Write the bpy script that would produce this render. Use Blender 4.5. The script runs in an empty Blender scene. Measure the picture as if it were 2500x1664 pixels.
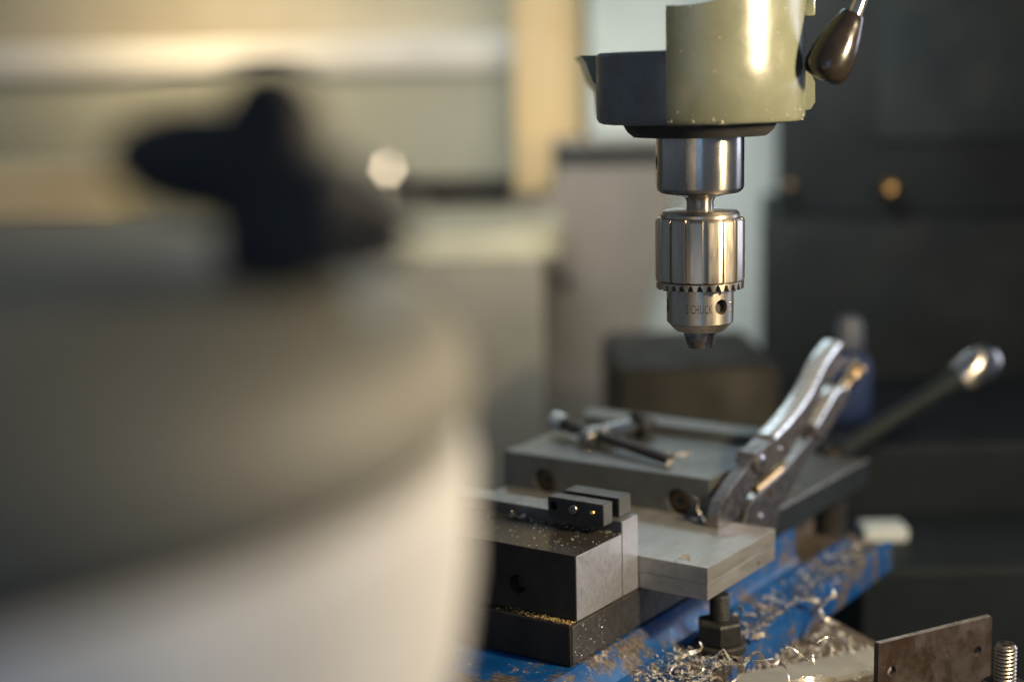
import bpy, bmesh, math, random
from mathutils import Vector, Matrix, noise
random.seed(7)
R = math.radians
S = bpy.context.scene
COL = S.collection
MM = 0.001

# ------------------------------------------------------------------ camera
cam_d = bpy.data.cameras.new('camera')
cam = bpy.data.objects.new('camera', cam_d); COL.objects.link(cam)
PITCH, ROLL = 0.167038, 0.022109
Fv = Vector((0, math.cos(PITCH), -math.sin(PITCH)))
U0 = Vector((0, math.sin(PITCH), math.cos(PITCH)))
R0 = Vector((1, 0, 0))
Rv = math.cos(ROLL)*R0 - math.sin(ROLL)*U0
Uv = math.cos(ROLL)*U0 + math.sin(ROLL)*R0
CAM = Vector((0, 0, 1.30))
cam.matrix_world = Matrix(((Rv.x, Uv.x, -Fv.x, CAM.x), (Rv.y, Uv.y, -Fv.y, CAM.y), (Rv.z, Uv.z, -Fv.z, CAM.z), (0, 0, 0, 1)))
cam_d.sensor_width = 36.0
cam_d.lens = 36.0*3700/2500
cam_d.clip_start, cam_d.clip_end = 0.02, 60
cam_d.dof.use_dof = True
cam_d.dof.focus_distance = 0.792
cam_d.dof.aperture_fstop = 2.35
cam_d.dof.aperture_blades = 7
cam_d.dof.aperture_rotation = R(90)
S.camera = cam

# ------------------------------------------------------------------ world, lamps, exposure
W = bpy.data.worlds.new('World'); S.world = W
W.use_nodes = True
bgn = W.node_tree.nodes['Background']
bgn.inputs['Color'].default_value = (0.80, 0.96, 1.20, 1)
bgn.inputs['Strength'].default_value = 0.155
S.view_settings.view_transform = 'Standard'
S.view_settings.look = 'None'
S.view_settings.exposure = 0.22
S.view_settings.gamma = 1.0
S.cycles.use_denoising = True
S.cycles.denoiser = 'OPENIMAGEDENOISE'
S.cycles.denoising_prefilter = 'ACCURATE'
S.cycles.use_adaptive_sampling = False
S.cycles.max_bounces = 6
S.cycles.sample_clamp_indirect = 4.0

def area(name, loc, target, sx, sy, power, col, spread=180):
    d = bpy.data.lights.new(name, 'AREA'); d.shape = 'RECTANGLE'
    d.size, d.size_y, d.energy, d.color = sx, sy, power, col
    d.spread = R(spread)
    o = bpy.data.objects.new(name, d); COL.objects.link(o)
    o.location = loc
    o.rotation_euler = (Vector(target)-Vector(loc)).to_track_quat('-Z', 'Y').to_euler()
    return o
# warm bench lamp to the right of the machine, cool window behind, warm lamp over the bench at the back
area('cool_window', (0.45, 2.77, 2.05), (0.10, 0.9, 1.08), 1.5, 0.8, 31.0, (0.66, 0.87, 1.0))
area('right_window', (2.6, 1.9, 1.65), (0.1, 0.8, 1.05), 0.9, 1.2, 18.0, (0.74, 0.80, 1.0))
area('back_lamp', (-0.50, 2.38, 1.62), (-0.50, 2.6, 1.40), 0.22, 0.08, 1.0, (1.0, 0.77, 0.44), 125)
area('background_fill', (0.06, 1.20, 1.56), (0.17, 2.2, 1.12), 0.4, 0.15, 1.5, (1.0, 0.95, 0.84), 70)  # unseen fill added to brighten the locker and wall behind
area('front_fill', (-0.5, -1.6, 1.1), (-0.15, 0.25, 1.14), 1.0, 1.0, 3.8, (0.30, 0.58, 1.0))  # unseen blue fill added for the left side of the drum
wl_d = bpy.data.lights.new('work_lamp', 'POINT'); wl_d.energy = 16.5; wl_d.color = (1.0, 0.79, 0.49); wl_d.shadow_soft_size = 0.034
wl = bpy.data.objects.new('work_lamp', wl_d); COL.objects.link(wl); wl.location = (0.415, 0.57, 1.345)

# ------------------------------------------------------------------ materials
def rgb(r, g=None, b=None):
    if g is None: g = b = r
    f = lambda c: ((c/255)/12.92 if c <= 10 else (((c/255)+0.055)/1.055)**2.4)
    return (f(r), f(g), f(b), 1)

def mat(name, c1, c2=None, metal=0.0, rough=0.5, rvar=0.12, scale=60.0, stretch=(1, 1, 1), bump=0.0, bscale=None,
        spots=None, spot_scale=200.0, spot_amt=0.6, coat=0.0, contrast=(0.35, 0.65), spec=0.5, detail=6, aniso=0.0):
    m = bpy.data.materials.new(name); m.use_nodes = True
    nt = m.node_tree; N = nt.nodes; L = nt.links
    b = N['Principled BSDF']
    b.inputs['Metallic'].default_value = metal
    b.inputs['Coat Weight'].default_value = coat
    b.inputs['Specular IOR Level'].default_value = spec
    if aniso:
        b.inputs['Anisotropic'].default_value = aniso; b.inputs['Anisotropic Rotation'].default_value = 0.25
        tn = N.new('ShaderNodeTangent'); tn.direction_type = 'RADIAL'; tn.axis = 'Z'
        L.new(tn.outputs[0], b.inputs['Tangent'])
    if coat: b.inputs['Coat Roughness'].default_value = 0.12
    tc = N.new('ShaderNodeTexCoord'); mp = N.new('ShaderNodeMapping')
    mp.inputs['Scale'].default_value = stretch
    L.new(tc.outputs['Object'], mp.inputs['Vector'])
    nz = N.new('ShaderNodeTexNoise'); nz.inputs['Scale'].default_value = scale
    nz.inputs['Detail'].default_value = detail; nz.inputs['Roughness'].default_value = 0.62
    L.new(mp.outputs['Vector'], nz.inputs['Vector'])
    rp = N.new('ShaderNodeValToRGB')
    rp.color_ramp.elements[0].position, rp.color_ramp.elements[1].position = contrast
    rp.color_ramp.elements[0].color = tuple(c1); rp.color_ramp.elements[1].color = tuple(c2 or c1)
    L.new(nz.outputs['Fac'], rp.inputs['Fac'])
    colour = rp.outputs['Color']
    if spots:
        n2 = N.new('ShaderNodeTexNoise'); n2.inputs['Scale'].default_value = spot_scale
        n2.inputs['Detail'].default_value = 9; n2.inputs['Roughness'].default_value = 0.68
        L.new(tc.outputs['Object'], n2.inputs['Vector'])
        r2 = N.new('ShaderNodeValToRGB')
        r2.color_ramp.elements[0].position = spot_amt; r2.color_ramp.elements[1].position = spot_amt+0.035
        L.new(n2.outputs['Fac'], r2.inputs['Fac'])
        mx = N.new('ShaderNodeMix'); mx.data_type = 'RGBA'
        L.new(r2.outputs['Color'], mx.inputs[0]); L.new(colour, mx.inputs[6]); mx.inputs[7].default_value = tuple(spots)
        colour = mx.outputs[2]
    L.new(colour, b.inputs['Base Color'])
    mr = N.new('ShaderNodeMapRange')
    mr.inputs[1].default_value, mr.inputs[2].default_value = 0.3, 0.7
    mr.inputs[3].default_value, mr.inputs[4].default_value = max(0.02, rough-rvar), min(1, rough+rvar)
    n3 = N.new('ShaderNodeTexNoise'); n3.inputs['Scale'].default_value = scale*2.3; n3.inputs['Detail'].default_value = 5
    L.new(mp.outputs['Vector'], n3.inputs['Vector'])
    L.new(n3.outputs['Fac'], mr.inputs[0]); L.new(mr.outputs[0], b.inputs['Roughness'])
    if bump:
        bp = N.new('ShaderNodeBump'); bp.inputs['Strength'].default_value = bump; bp.inputs['Distance'].default_value = 0.0004
        n4 = N.new('ShaderNodeTexNoise'); n4.inputs['Scale'].default_value = bscale or scale*3; n4.inputs['Detail'].default_value = 6
        L.new(mp.outputs['Vector'], n4.inputs['Vector'])
        L.new(n4.outputs['Fac'], bp.inputs['Height']); L.new(bp.outputs['Normal'], b.inputs['Normal'])
    return m

def emit(name, col, s):
    m = bpy.data.materials.new(name); m.use_nodes = True
    b = m.node_tree.nodes['Principled BSDF']
    b.inputs['Base Color'].default_value = (0.8, 0.7, 0.5, 1)
    b.inputs['Emission Color'].default_value = tuple(col); b.inputs['Emission Strength'].default_value = s
    return m

g = lambda v, t=(1, 1, 1): (v*t[0], v*t[1], v*t[2], 1)
M = {}
M['olive_paint'] = mat('olive_paint', (0.112, 0.119, 0.083, 1), (0.138, 0.146, 0.106, 1), rough=0.27, rvar=0.06, scale=35, bump=0.25, bscale=120, spots=(0.62, 0.52, 0.34, 1), spot_scale=330, spot_amt=0.735)
M['flecks'] = mat('flecks', (0.5, 0.42, 0.3, 1), (0.8, 0.74, 0.6, 1), rough=0.4, scale=400)
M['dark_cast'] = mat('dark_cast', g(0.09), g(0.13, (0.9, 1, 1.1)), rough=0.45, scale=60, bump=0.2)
M['bright_steel'] = mat('bright_steel', g(0.38, (1, .93, .85)), g(0.50, (1, .95, .88)), metal=1, rough=0.28, rvar=0.04, aniso=0.88, scale=120, stretch=(1, 1, 0.25), bump=0.08, bscale=500, spots=g(0.30, (1, .85, .7)), spot_scale=600, spot_amt=0.70)
M['chuck_steel'] = mat('chuck_steel', g(0.34, (1, .89, .74)), g(0.46, (1, .91, .78)), metal=1, rough=0.36, rvar=0.06, aniso=0.5, scale=140, stretch=(1, 1, 0.2), bump=0.10, bscale=600, spots=g(0.28, (1, .85, .7)), spot_scale=800, spot_amt=0.69)
M['jaw_steel'] = mat('jaw_steel', g(0.26, (1, .94, .88)), g(0.36, (1, .94, .88)), metal=1, rough=0.34, scale=200)
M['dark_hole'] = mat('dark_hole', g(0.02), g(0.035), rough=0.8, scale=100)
M['stamp'] = mat('stamp', g(0.05, (1, .9, .8)), g(0.12, (1, .9, .8)), metal=0.6, rough=0.45, scale=300)
M['bakelite'] = mat('bakelite', (0.009, 0.007, 0.005, 1), (0.016, 0.012, 0.009, 1), rough=0.22, rvar=0.08, scale=90, bump=0.1, spots=(0.3, 0.25, 0.18, 1), spot_scale=420, spot_amt=0.74)
M['ground_steel'] = mat('ground_steel', g(0.52, (.98, .98, 1.02)), g(0.64, (.98, .98, 1.02)), metal=0.85, rough=0.42, rvar=0.06, scale=170, stretch=(1, 1, 1), bump=0.10, bscale=420, contrast=(0.2, 0.8), spots=g(0.30, (1, .85, .72)), spot_scale=500, spot_amt=0.70)
M['oily_screw'] = mat('oily_screw', (0.12, 0.085, 0.05, 1), (0.20, 0.14, 0.085, 1), metal=0.9, rough=0.33, scale=120)
M['bed_steel'] = mat('bed_steel', g(0.11, (1, .95, .92)), g(0.17, (1, .95, .92)), metal=0.9, rough=0.45, rvar=0.06, scale=170, bump=0.12, bscale=420)
M['black_steel'] = mat('black_steel', g(0.028, (1, .95, .9)), g(0.05, (1, .95, .88)), metal=0.2, spec=0.35, rough=0.45, rvar=0.10, scale=50, bump=0.12, bscale=350)
M['block_steel'] = mat('block_steel', g(0.026, (1, .90, .82)), g(0.04, (1, .88, .78)), metal=0.05, spec=0.10, rough=0.20, rvar=0.06, scale=40, bump=0.05, bscale=300, spots=(0.12, 0.075, 0.045, 1), spot_scale=120, spot_amt=0.70)
M['jaw_grey'] = mat('jaw_grey', g(0.13, (.95, 1, 1)), g(0.17, (.95, 1, 1)), metal=0.6, rough=0.40, rvar=0.08, scale=40, bump=0.15, bscale=300)
M['plate_steel'] = mat('plate_steel', g(0.28, (1, .98, .93)), g(0.34, (1, .98, .93)), metal=0.65, rough=0.44, rvar=0.10, scale=70, stretch=(1.0, 0.35, 1.6), bump=0.10, bscale=300, spots=g(0.24, (1, .9, .8)), spot_scale=150, spot_amt=0.66)
M['chrome'] = mat('chrome', g(0.62, (1, .98, .96)), g(0.74, (1, .98, .96)), metal=1, rough=0.20, rvar=0.06, scale=90, bump=0.05, spots=(0.35, 0.22, 0.12, 1), spot_scale=150, spot_amt=0.66)
M['plier_steel'] = mat('plier_steel', g(0.31, (1, .86, .74)), g(0.42, (1, .89, .79)), metal=1, rough=0.36, rvar=0.08, scale=90, bump=0.08, spots=(0.26, 0.13, 0.06, 1), spot_scale=90, spot_amt=0.60)
M['glint_steel'] = mat('glint_steel', g(0.58, (.96, 1, 1)), g(0.68, (.96, 1, 1)), metal=0.7, rough=0.3, scale=90)  # pale colour standing in for window glints on steel
M['handle_steel'] = mat('handle_steel', g(0.13, (1, .86, .76)), g(0.21, (1, .88, .80)), metal=0.85, rough=0.42, scale=90, bump=0.05)
M['brass'] = mat('brass', (0.55, 0.34, 0.14, 1), (0.70, 0.45, 0.20, 1), metal=1, rough=0.28, scale=90)
M['blue_paint'] = mat('blue_paint', (0.001, 0.040, 0.155, 1), (0.002, 0.062, 0.22, 1), spec=0.3, rough=0.5, scale=30, bump=0.4, bscale=190, coat=0.05)
def wear(m, layers):
    nt = m.node_tree; N = nt.nodes; L = nt.links; b = N['Principled BSDF']
    src = b.inputs['Base Color'].links[0].from_socket
    tc = N.new('ShaderNodeTexCoord')
    for sc, lo, hi, c1, c2, st in layers:
        mp = N.new('ShaderNodeMapping'); mp.inputs['Scale'].default_value = st
        L.new(tc.outputs['Object'], mp.inputs['Vector'])
        n1 = N.new('ShaderNodeTexNoise'); n1.inputs['Scale'].default_value = sc; n1.inputs['Detail'].default_value = 12; n1.inputs['Roughness'].default_value = 0.72
        n1.inputs['Distortion'].default_value = 0.3
        L.new(mp.outputs['Vector'], n1.inputs['Vector'])
        r1 = N.new('ShaderNodeMapRange'); r1.inputs[1].default_value, r1.inputs[2].default_value = lo, hi
        L.new(n1.outputs['Fac'], r1.inputs[0])
        n2 = N.new('ShaderNodeTexNoise'); n2.inputs['Scale'].default_value = 420; n2.inputs['Detail'].default_value = 6
        L.new(tc.outputs['Object'], n2.inputs['Vector'])
        cr = N.new('ShaderNodeValToRGB'); cr.color_ramp.elements[0].position = .35; cr.color_ramp.elements[1].position = .65
        cr.color_ramp.elements[0].color = c1; cr.color_ramp.elements[1].color = c2
        L.new(n2.outputs['Fac'], cr.inputs['Fac'])
        mx = N.new('ShaderNodeMix'); mx.data_type = 'RGBA'
        L.new(r1.outputs[0], mx.inputs[0]); L.new(src, mx.inputs[6]); L.new(cr.outputs['Color'], mx.inputs[7])
        src = mx.outputs[2]
    L.new(src, b.inputs['Base Color'])
M['table_iron'] = mat('table_iron', g(0.24, (.96, 1, .98)), g(0.31, (.97, 1, .98)), metal=0.3, rough=0.5, scale=50, bump=0.15, spots=(0.10, 0.08, 0.06, 1), spot_scale=140, spot_amt=0.66)
M['rust_iron'] = mat('rust_iron', (0.04, 0.032, 0.025, 1), (0.09, 0.068, 0.048, 1), rough=0.65, scale=50, bump=0.3)
M['rusty_sheet'] = mat('rusty_sheet', (0.045, 0.028, 0.02, 1), (0.10, 0.085, 0.08, 1), metal=0.5, rough=0.50, rvar=0.10, scale=55, bump=0.25, bscale=400, spots=(0.05, 0.03, 0.02, 1), spot_scale=70, spot_amt=0.58, contrast=(0.38, 0.62))
M['cut_edge'] = mat('cut_edge', g(0.45, (1, .95, .92)), g(0.6, (1, .95, .92)), metal=0.9, rough=0.38, scale=120)
M['stud_steel'] = mat('stud_steel', g(0.20, (1, .87, .70)), g(0.30, (1, .89, .73)), metal=1, rough=0.36, scale=150)
M['black_bolt'] = mat('black_bolt', g(0.012), g(0.025), metal=0.0, spec=0.25, rough=0.5, scale=120, bump=0.15)
M['swarf'] = mat('swarf', g(0.62, (1, .90, .74)), g(0.80, (1, .93, .80)), metal=0.75, rough=0.30, scale=200)
M['chips'] = mat('chips', g(0.5, (1, .90, .76)), g(0.9, (1, .97, .92)), metal=0.55, rough=0.25, scale=400)
M['gold_chips'] = mat('gold_chips', (0.42, 0.29, 0.10, 1), (0.65, 0.5, 0.24, 1), metal=0.5, rough=0.4, scale=400)
M['cover_olive'] = mat('cover_olive', (0.105, 0.102, 0.080, 1), (0.15, 0.145, 0.115, 1), spec=0.35, rough=0.6, scale=12, bump=0.1)
M['cream_paint'] = mat('cream_paint', (0.58, 0.57, 0.55, 1), (0.74, 0.73, 0.71, 1), rough=0.5, scale=14, spots=(0.40, 0.36, 0.30, 1), spot_scale=22, spot_amt=0.64)
M['black_plastic'] = mat('black_plastic', g(0.02), g(0.032), spec=0.2, rough=0.6, scale=40)
M['wall_tan'] = mat('wall_tan', (0.46, 0.40, 0.28, 1), (0.58, 0.52, 0.40, 1), rough=0.8, scale=4.5, stretch=(1, 1, 4))
M['wall_green'] = mat('wall_green', (0.43, 0.43, 0.34, 1), (0.47, 0.47, 0.375, 1), rough=0.7, scale=3)
M['white_board'] = mat('white_board', (0.78, 0.76, 0.70, 1), (0.82, 0.80, 0.74, 1), rough=0.4, scale=6)
M['post_cream'] = mat('post_cream', (0.86, 0.64, 0.33, 1), (0.90, 0.70, 0.39, 1), rough=0.5, scale=8)
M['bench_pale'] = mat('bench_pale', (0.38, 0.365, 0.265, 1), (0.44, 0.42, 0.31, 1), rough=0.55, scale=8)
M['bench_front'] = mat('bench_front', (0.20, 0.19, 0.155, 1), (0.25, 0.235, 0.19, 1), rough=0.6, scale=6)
M['mauve_grey'] = mat('mauve_grey', (0.15, 0.14, 0.128, 1), (0.185, 0.172, 0.156, 1), rough=0.55, scale=8)
M['pale_blue'] = mat('pale_blue', (0.44, 0.52, 0.52, 1), (0.48, 0.56, 0.56, 1), rough=0.5, scale=5)
M['dark_machine'] = mat('dark_machine', (0.011, 0.015, 0.018, 1), (0.018, 0.024, 0.028, 1), spec=0.12, rough=0.6, scale=6)
M['dark_panel'] = mat('dark_panel', (0.014, 0.021, 0.026, 1), (0.020, 0.028, 0.034, 1), spec=0.12, rough=0.6, scale=6)
M['dark_olive'] = mat('dark_olive', (0.018, 0.016, 0.011, 1), (0.026, 0.023, 0.016, 1), rough=0.65, scale=12)
M['bottle_blue'] = mat('bottle_blue', (0.03, 0.05, 0.13, 1), (0.04, 0.065, 0.16, 1), rough=0.4, scale=20)
M['bottle_cap'] = mat('bottle_cap', (0.10, 0.11, 0.14, 1), (0.12, 0.13, 0.16, 1), rough=0.4, scale=20)
M['white_plastic'] = mat('white_plastic', g(0.62, (.9, 1, 1.04)), g(0.68, (.9, 1, 1.04)), rough=0.35, scale=20)
M['floor'] = mat('floor_concrete', g(0.16), g(0.22), rough=0.7, scale=6)
M['glint'] = emit('glint_glow', (1.0, 0.80, 0.56, 1), 8.5)  # emission stands in for a glint on metal

wear(M['plate_steel'], [(90, 0.56, 0.82, (0.20, 0.18, 0.15, 1), (0.27, 0.25, 0.21, 1), (1, 0.3, 0.18)), (260, 0.62, 0.66, (0.10, 0.08, 0.06, 1), (0.18, 0.15, 0.12, 1), (1, 0.25, 1))])
wear(M['ground_steel'], [(120, 0.60, 0.72, (0.20, 0.16, 0.14, 1), (0.32, 0.27, 0.24, 1), (1, 1, 0.5)), (420, 0.64, 0.67, (0.12, 0.09, 0.07, 1), (0.2, 0.16, 0.13, 1), (1, 1, 1))])
wear(M['jaw_grey'], [(55, 0.50, 0.80, (0.09, 0.085, 0.075, 1), (0.12, 0.115, 0.105, 1), (1, 1, 1)), (330, 0.64, 0.67, (0.3, 0.28, 0.25, 1), (0.4, 0.38, 0.35, 1), (1, 0.3, 1))])
wear(M['olive_paint'], [(45, 0.62, 0.72, (0.085, 0.08, 0.05, 1), (0.12, 0.115, 0.075, 1), (1, 1, 0.35))])
wear(M['rusty_sheet'], [(38, 0.52, 0.60, (0.03, 0.022, 0.018, 1), (0.065, 0.04, 0.027, 1), (1, 1, 0.6)), (500, 0.63, 0.66, (0.2, 0.12, 0.07, 1), (0.26, 0.18, 0.12, 1), (1, 1, 1))])
wear(M['blue_paint'], [(34, 0.50, 0.57, (0.035, 0.031, 0.028, 1), (0.12, 0.10, 0.085, 1), (1, 1, 1)), (110, 0.60, 0.64, (0.08, 0.07, 0.06, 1), (0.32, 0.27, 0.22, 1), (1, 1, 1))])

# ------------------------------------------------------------------ mesh helpers (all lengths in mm)
class B:
    def __init__(s): s.bm = bmesh.new(); s.flat = False
    def box(s, u0, u1, v0, v1, z0, z1, bev=0.0, seg=2, rot=None, piv=None):
        s.flat = True
        r = bmesh.ops.create_cube(s.bm, size=1.0)
        vs = r['verts']
        c = Vector(((u0+u1)/2, (v0+v1)/2, (z0+z1)/2)); d = Vector((u1-u0, v1-v0, z1-z0))
        for v in vs: v.co = Vector((v.co.x*d.x, v.co.y*d.y, v.co.z*d.z)) + c
        if bev:
            es = list({e for v in vs for e in v.link_edges})
            q = bmesh.ops.bevel(s.bm, geom=es, offset=bev, segments=seg, affect='EDGES', profile=0.5)
            vs = list({v for f in q['faces'] for v in f.verts} | {v for v in vs if v.is_valid})
        if rot is not None:
            pv = Vector(piv or c)
            for v in vs: v.co = rot @ (v.co-pv) + pv
        return s
    def loop_skin(s, rings, close_ring=True, cap0=True, cap1=True):
        vr = [[s.bm.verts.new(p) for p in ring] for ring in rings]
        n = len(vr[0])
        for a, b in zip(vr, vr[1:]):
            for i in range(n if close_ring else n-1):
                j = (i+1) % n
                s.bm.faces.new((a[i], a[j], b[j], b[i]))
        if cap0 and n > 2: s.bm.faces.new(list(reversed(vr[0])))
        if cap1 and n > 2: s.bm.faces.new(vr[-1])
        return s
    def lathe(s, prof, seg=64, c=(0, 0), cap=True):
        rings = [[Vector((c[0]+r*math.cos(2*math.pi*i/seg), c[1]+r*math.sin(2*math.pi*i/seg), z)) for i in range(seg)] for r, z in prof]
        return s.loop_skin(rings, True, cap, cap)
    def axis_lathe(s, p0, p1, prof, seg=32):
        """prof: (t along p0->p1 in mm, radius)"""
        p0, p1 = Vector(p0), Vector(p1); a = (p1-p0).normalized()
        q = a.to_track_quat('Z', 'Y').to_matrix()
        rings = [[p0 + a*t + q @ Vector((r*math.cos(2*math.pi*i/seg), r*math.sin(2*math.pi*i/seg), 0)) for i in range(seg)] for t, r in prof]
        return s.loop_skin(rings)
    def cyl(s, p0, p1, r, seg=24, bev=0.0):
        L = (Vector(p1)-Vector(p0)).length
        pr = [(0, r), (L, r)] if not bev else [(0, r-bev), (bev, r), (L-bev, r), (L, r-bev)]
        return s.axis_lathe(p0, p1, pr, seg)
    def prism(s, pts, origin, ax, ay, an, t0, t1):
        o, ax, ay, an = Vector(origin), Vector(ax), Vector(ay), Vector(an)
        rings = [[o+ax*x+ay*y+an*t for x, y in pts] for t in (t0, t1)]
        return s.loop_skin(rings)
    def tube(s, pts, rad, seg=14):
        pts = [Vector(p) for p in pts]; rings = []
        n0 = None
        for i, p in enumerate(pts):
            t = (pts[min(i+1, len(pts)-1)]-pts[max(i-1, 0)]).normalized()
            if n0 is None: n0 = t.orthogonal().normalized()
            n0 = (n0 - t*n0.dot(t)).normalized(); b = t.cross(n0)
            r = rad[i] if isinstance(rad, (list, tuple)) else rad
            rings.append([p + (n0*math.cos(2*math.pi*k/seg)+b*math.sin(2*math.pi*k/seg))*r for k in range(seg)])
        return s.loop_skin(rings)
    def ribbon(s, pts, w, th=0.12, twist=0.35, sub=6, seed=0):
        """a curled, slightly twisting strip of metal through pts"""
        P = [Vector(p) for p in pts]; rnd = random.Random(seed); w *= 1.3
        C = []
        for i in range(len(P)-1):
            a, b, c, d = P[max(i-1, 0)], P[i], P[i+1], P[min(i+2, len(P)-1)]
            for k in range(sub):
                t = k/sub
                C.append(0.5*((2*b)+(c-a)*t+(2*a-5*b+4*c-d)*t*t+(3*b-a-3*c+d)*t**3))
        C.append(P[-1]); n0 = None; ph = rnd.random()*6; rings = []
        for i, p in enumerate(C):
            t = (C[min(i+1, len(C)-1)]-C[max(i-1, 0)]).normalized()
            if n0 is None: n0 = t.orthogonal().normalized()
            n0 = (n0-t*n0.dot(t)).normalized(); bb = t.cross(n0)
            a = ph + twist*i
            u = n0*math.cos(a)+bb*math.sin(a); v = t.cross(u)
            ww = w*(0.55+0.45*math.sin(math.pi*min(1, max(0.08, i/(len(C)-1)*0.98+0.01))))*0.5*(1+0.18*math.sin(i*1.7+ph))
            rings.append([p+u*ww+v*th/2, p-u*ww+v*th/2, p-u*ww-v*th/2, p+u*ww-v*th/2])
        return s.loop_skin(rings)
    def build(s, name, m, parent=None, smooth=35, label=None):
        bmesh.ops.recalc_face_normals(s.bm, faces=s.bm.faces[:])
        bmesh.ops.scale(s.bm, vec=(MM, MM, MM), verts=s.bm.verts[:])
        me = bpy.data.meshes.new(name); s.bm.to_mesh(me); s.bm.free()
        me.materials.append(m)
        if smooth:
            for p in me.polygons: p.use_smooth = True
            me.set_sharp_from_angle(angle=R(min(smooth, 20) if s.flat else smooth))
        o = bpy.data.objects.new(name, me); COL.objects.link(o)
        if parent is not None: o.parent = parent
        if label: o['label'] = label
        return o

def thing(name, label, cat, loc=(0, 0, 0), rz=0.0, group=None):
    o = bpy.data.objects.new(name, None); COL.objects.link(o)
    o.empty_display_size = 0.02
    o.location = loc; o.rotation_euler = (0, 0, rz)
    o['label'] = label; o['category'] = cat
    if group: o['group'] = group
    return o
def tag(o, label, cat, group=None, kind=None):
    o['label'] = label; o['category'] = cat
    if group: o['group'] = group
    if kind: o['kind'] = kind
    return o

def cut(o, cutter, ang=35):
    md = o.modifiers.new('cut', 'BOOLEAN'); md.operation = 'DIFFERENCE'; md.solver = 'EXACT'; md.object = cutter
    bpy.context.view_layer.update()
    dg = bpy.context.evaluated_depsgraph_get()
    me = bpy.data.meshes.new_from_object(o.evaluated_get(dg))
    o.modifiers.clear(); old = o.data; o.data = me
    nm = old.name; bpy.data.meshes.remove(old); me.name = nm
    if not me.materials: me.materials.append(cutter.data.materials[0])
    for p in me.polygons: p.use_smooth = True
    me.set_sharp_from_angle(angle=R(ang))
    cm = cutter.data; bpy.data.objects.remove(cutter); bpy.data.meshes.remove(cm)

# ------------------------------------------------------------------ frames
YAW = 0.610217
VO = (0.030395, 0.760251, 1.30-0.242572)       # front top corner of the moving jaw; u right, v away, z up, in mm
def vthing(name, label, cat, group=None): return thing(name, label, cat, VO, -YAW, group)
def vparent(o):
    o.location = VO; o.rotation_euler = (0, 0, -YAW); return o

# ================================================================== SETTING
def wbox(x0, x1, y0, y1, z0, z1, bev=0.0):
    return B().box(x0*1000, x1*1000, y0*1000, y1*1000, z0*1000, z1*1000, bev*1000, 3)
o = wbox(-4, 4, -2, 4.5, -0.05, 0).build('floor', M['floor']); o['kind'] = 'structure'
o = wbox(-3.2, 2.6, 2.80, 2.92, 0.001, 3.0).build('back_wall', M['wall_tan']); o['kind'] = 'structure'
t = tag(wbox(-2.2, 0.012, 2.62, 2.80, 0.90, 1.322, 0.004).build('wall_panel', M['wall_green']), 'pale green panel on the wall under the bright ledge', 'panel')
ld = tag(wbox(-2.2, 0.012, 2.605, 2.80, 1.3235, 1.384, 0.006).build('wall_ledge', M['white_board']), 'long white ledge board glowing under a warm lamp', 'ledge')
sk = tag(wbox(-0.20, 0.010, 2.600, 2.619, 1.085, 1.147, 0.003).build('gap_shade_strip', M['dark_olive']), 'dark strip painted for the shadow gap along the foot of the pale wall panel', 'shade strip')  # dark colour stands in for the shade between panel and bench
t = thing('cream_post', 'upright cream post lit warm, left of the drill head', 'post', (0.065, 2.46, 0))
B().box(-54, 54, -60, 60, 1130, 2200, 6, 3).build('shaft', M['post_cream'], t)
B().box(-62, 62, -68, 68, 1, 1128, 4).build('plinth', M['mauve_grey'], t)

# pale workbench behind the round machine
t = thing('workbench', 'pale workbench with rounded end below the cream post', 'workbench', (-0.4, 2.0, 0))
pts = [(-900, -190), (330, -190)] + [(400+70*math.cos(a)-0, -120+70*math.sin(a)) for a in [R(-90+i*15) for i in range(7)]] + [(470, 200), (-900, 200)]
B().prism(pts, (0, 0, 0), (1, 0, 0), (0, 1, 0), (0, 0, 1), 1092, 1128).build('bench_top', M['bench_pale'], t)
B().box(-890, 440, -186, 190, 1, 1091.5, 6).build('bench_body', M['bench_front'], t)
t = tag(wbox(-1.15, -0.49, 1.86, 2.08, 1.1285, 1.216, 0.008).build('cream_box', M['post_cream']), 'cream box lying at the left end of the pale workbench', 'box')
# grey machine with a slanting edge and the pale blue locker
t = thing('grey_machine', 'mauve grey machine with slanting side behind the chuck', 'machine', (0, 2.14, 0))
B().prism([(-60, 1), (156, 1), (156, 870), (238, 1178), (238, 1225), (64, 1225), (64, 1148), (-60, 1098)], (0, 0, 0), (1, 0, 0), (0, 0, 1), (0, 1, 0), -40, 60).build('body', M['mauve_grey'], t)
B().cyl((76, -41, 1030), (76, -52, 1030), 9).build('knob', M['dark_machine'], t)
B().box(64, 226, -46, -41, 1190, 1214, 1).build('top_strip', M['dark_machine'], t)
t = thing('metal_locker', 'pale blue grey metal locker between grey machine and dark machine', 'locker', (0.42, 2.32, 0))
B().box(-300, 300, -100, 100, 1, 1850, 5).build('body', M['pale_blue'], t)
B().box(-270, -2, -106, -101, 40, 1800, 2).build('door', M['pale_blue'], t)
B().box(2, 270, -106, -101, 40, 1800, 2).build('door', M['pale_blue'], t)

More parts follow.
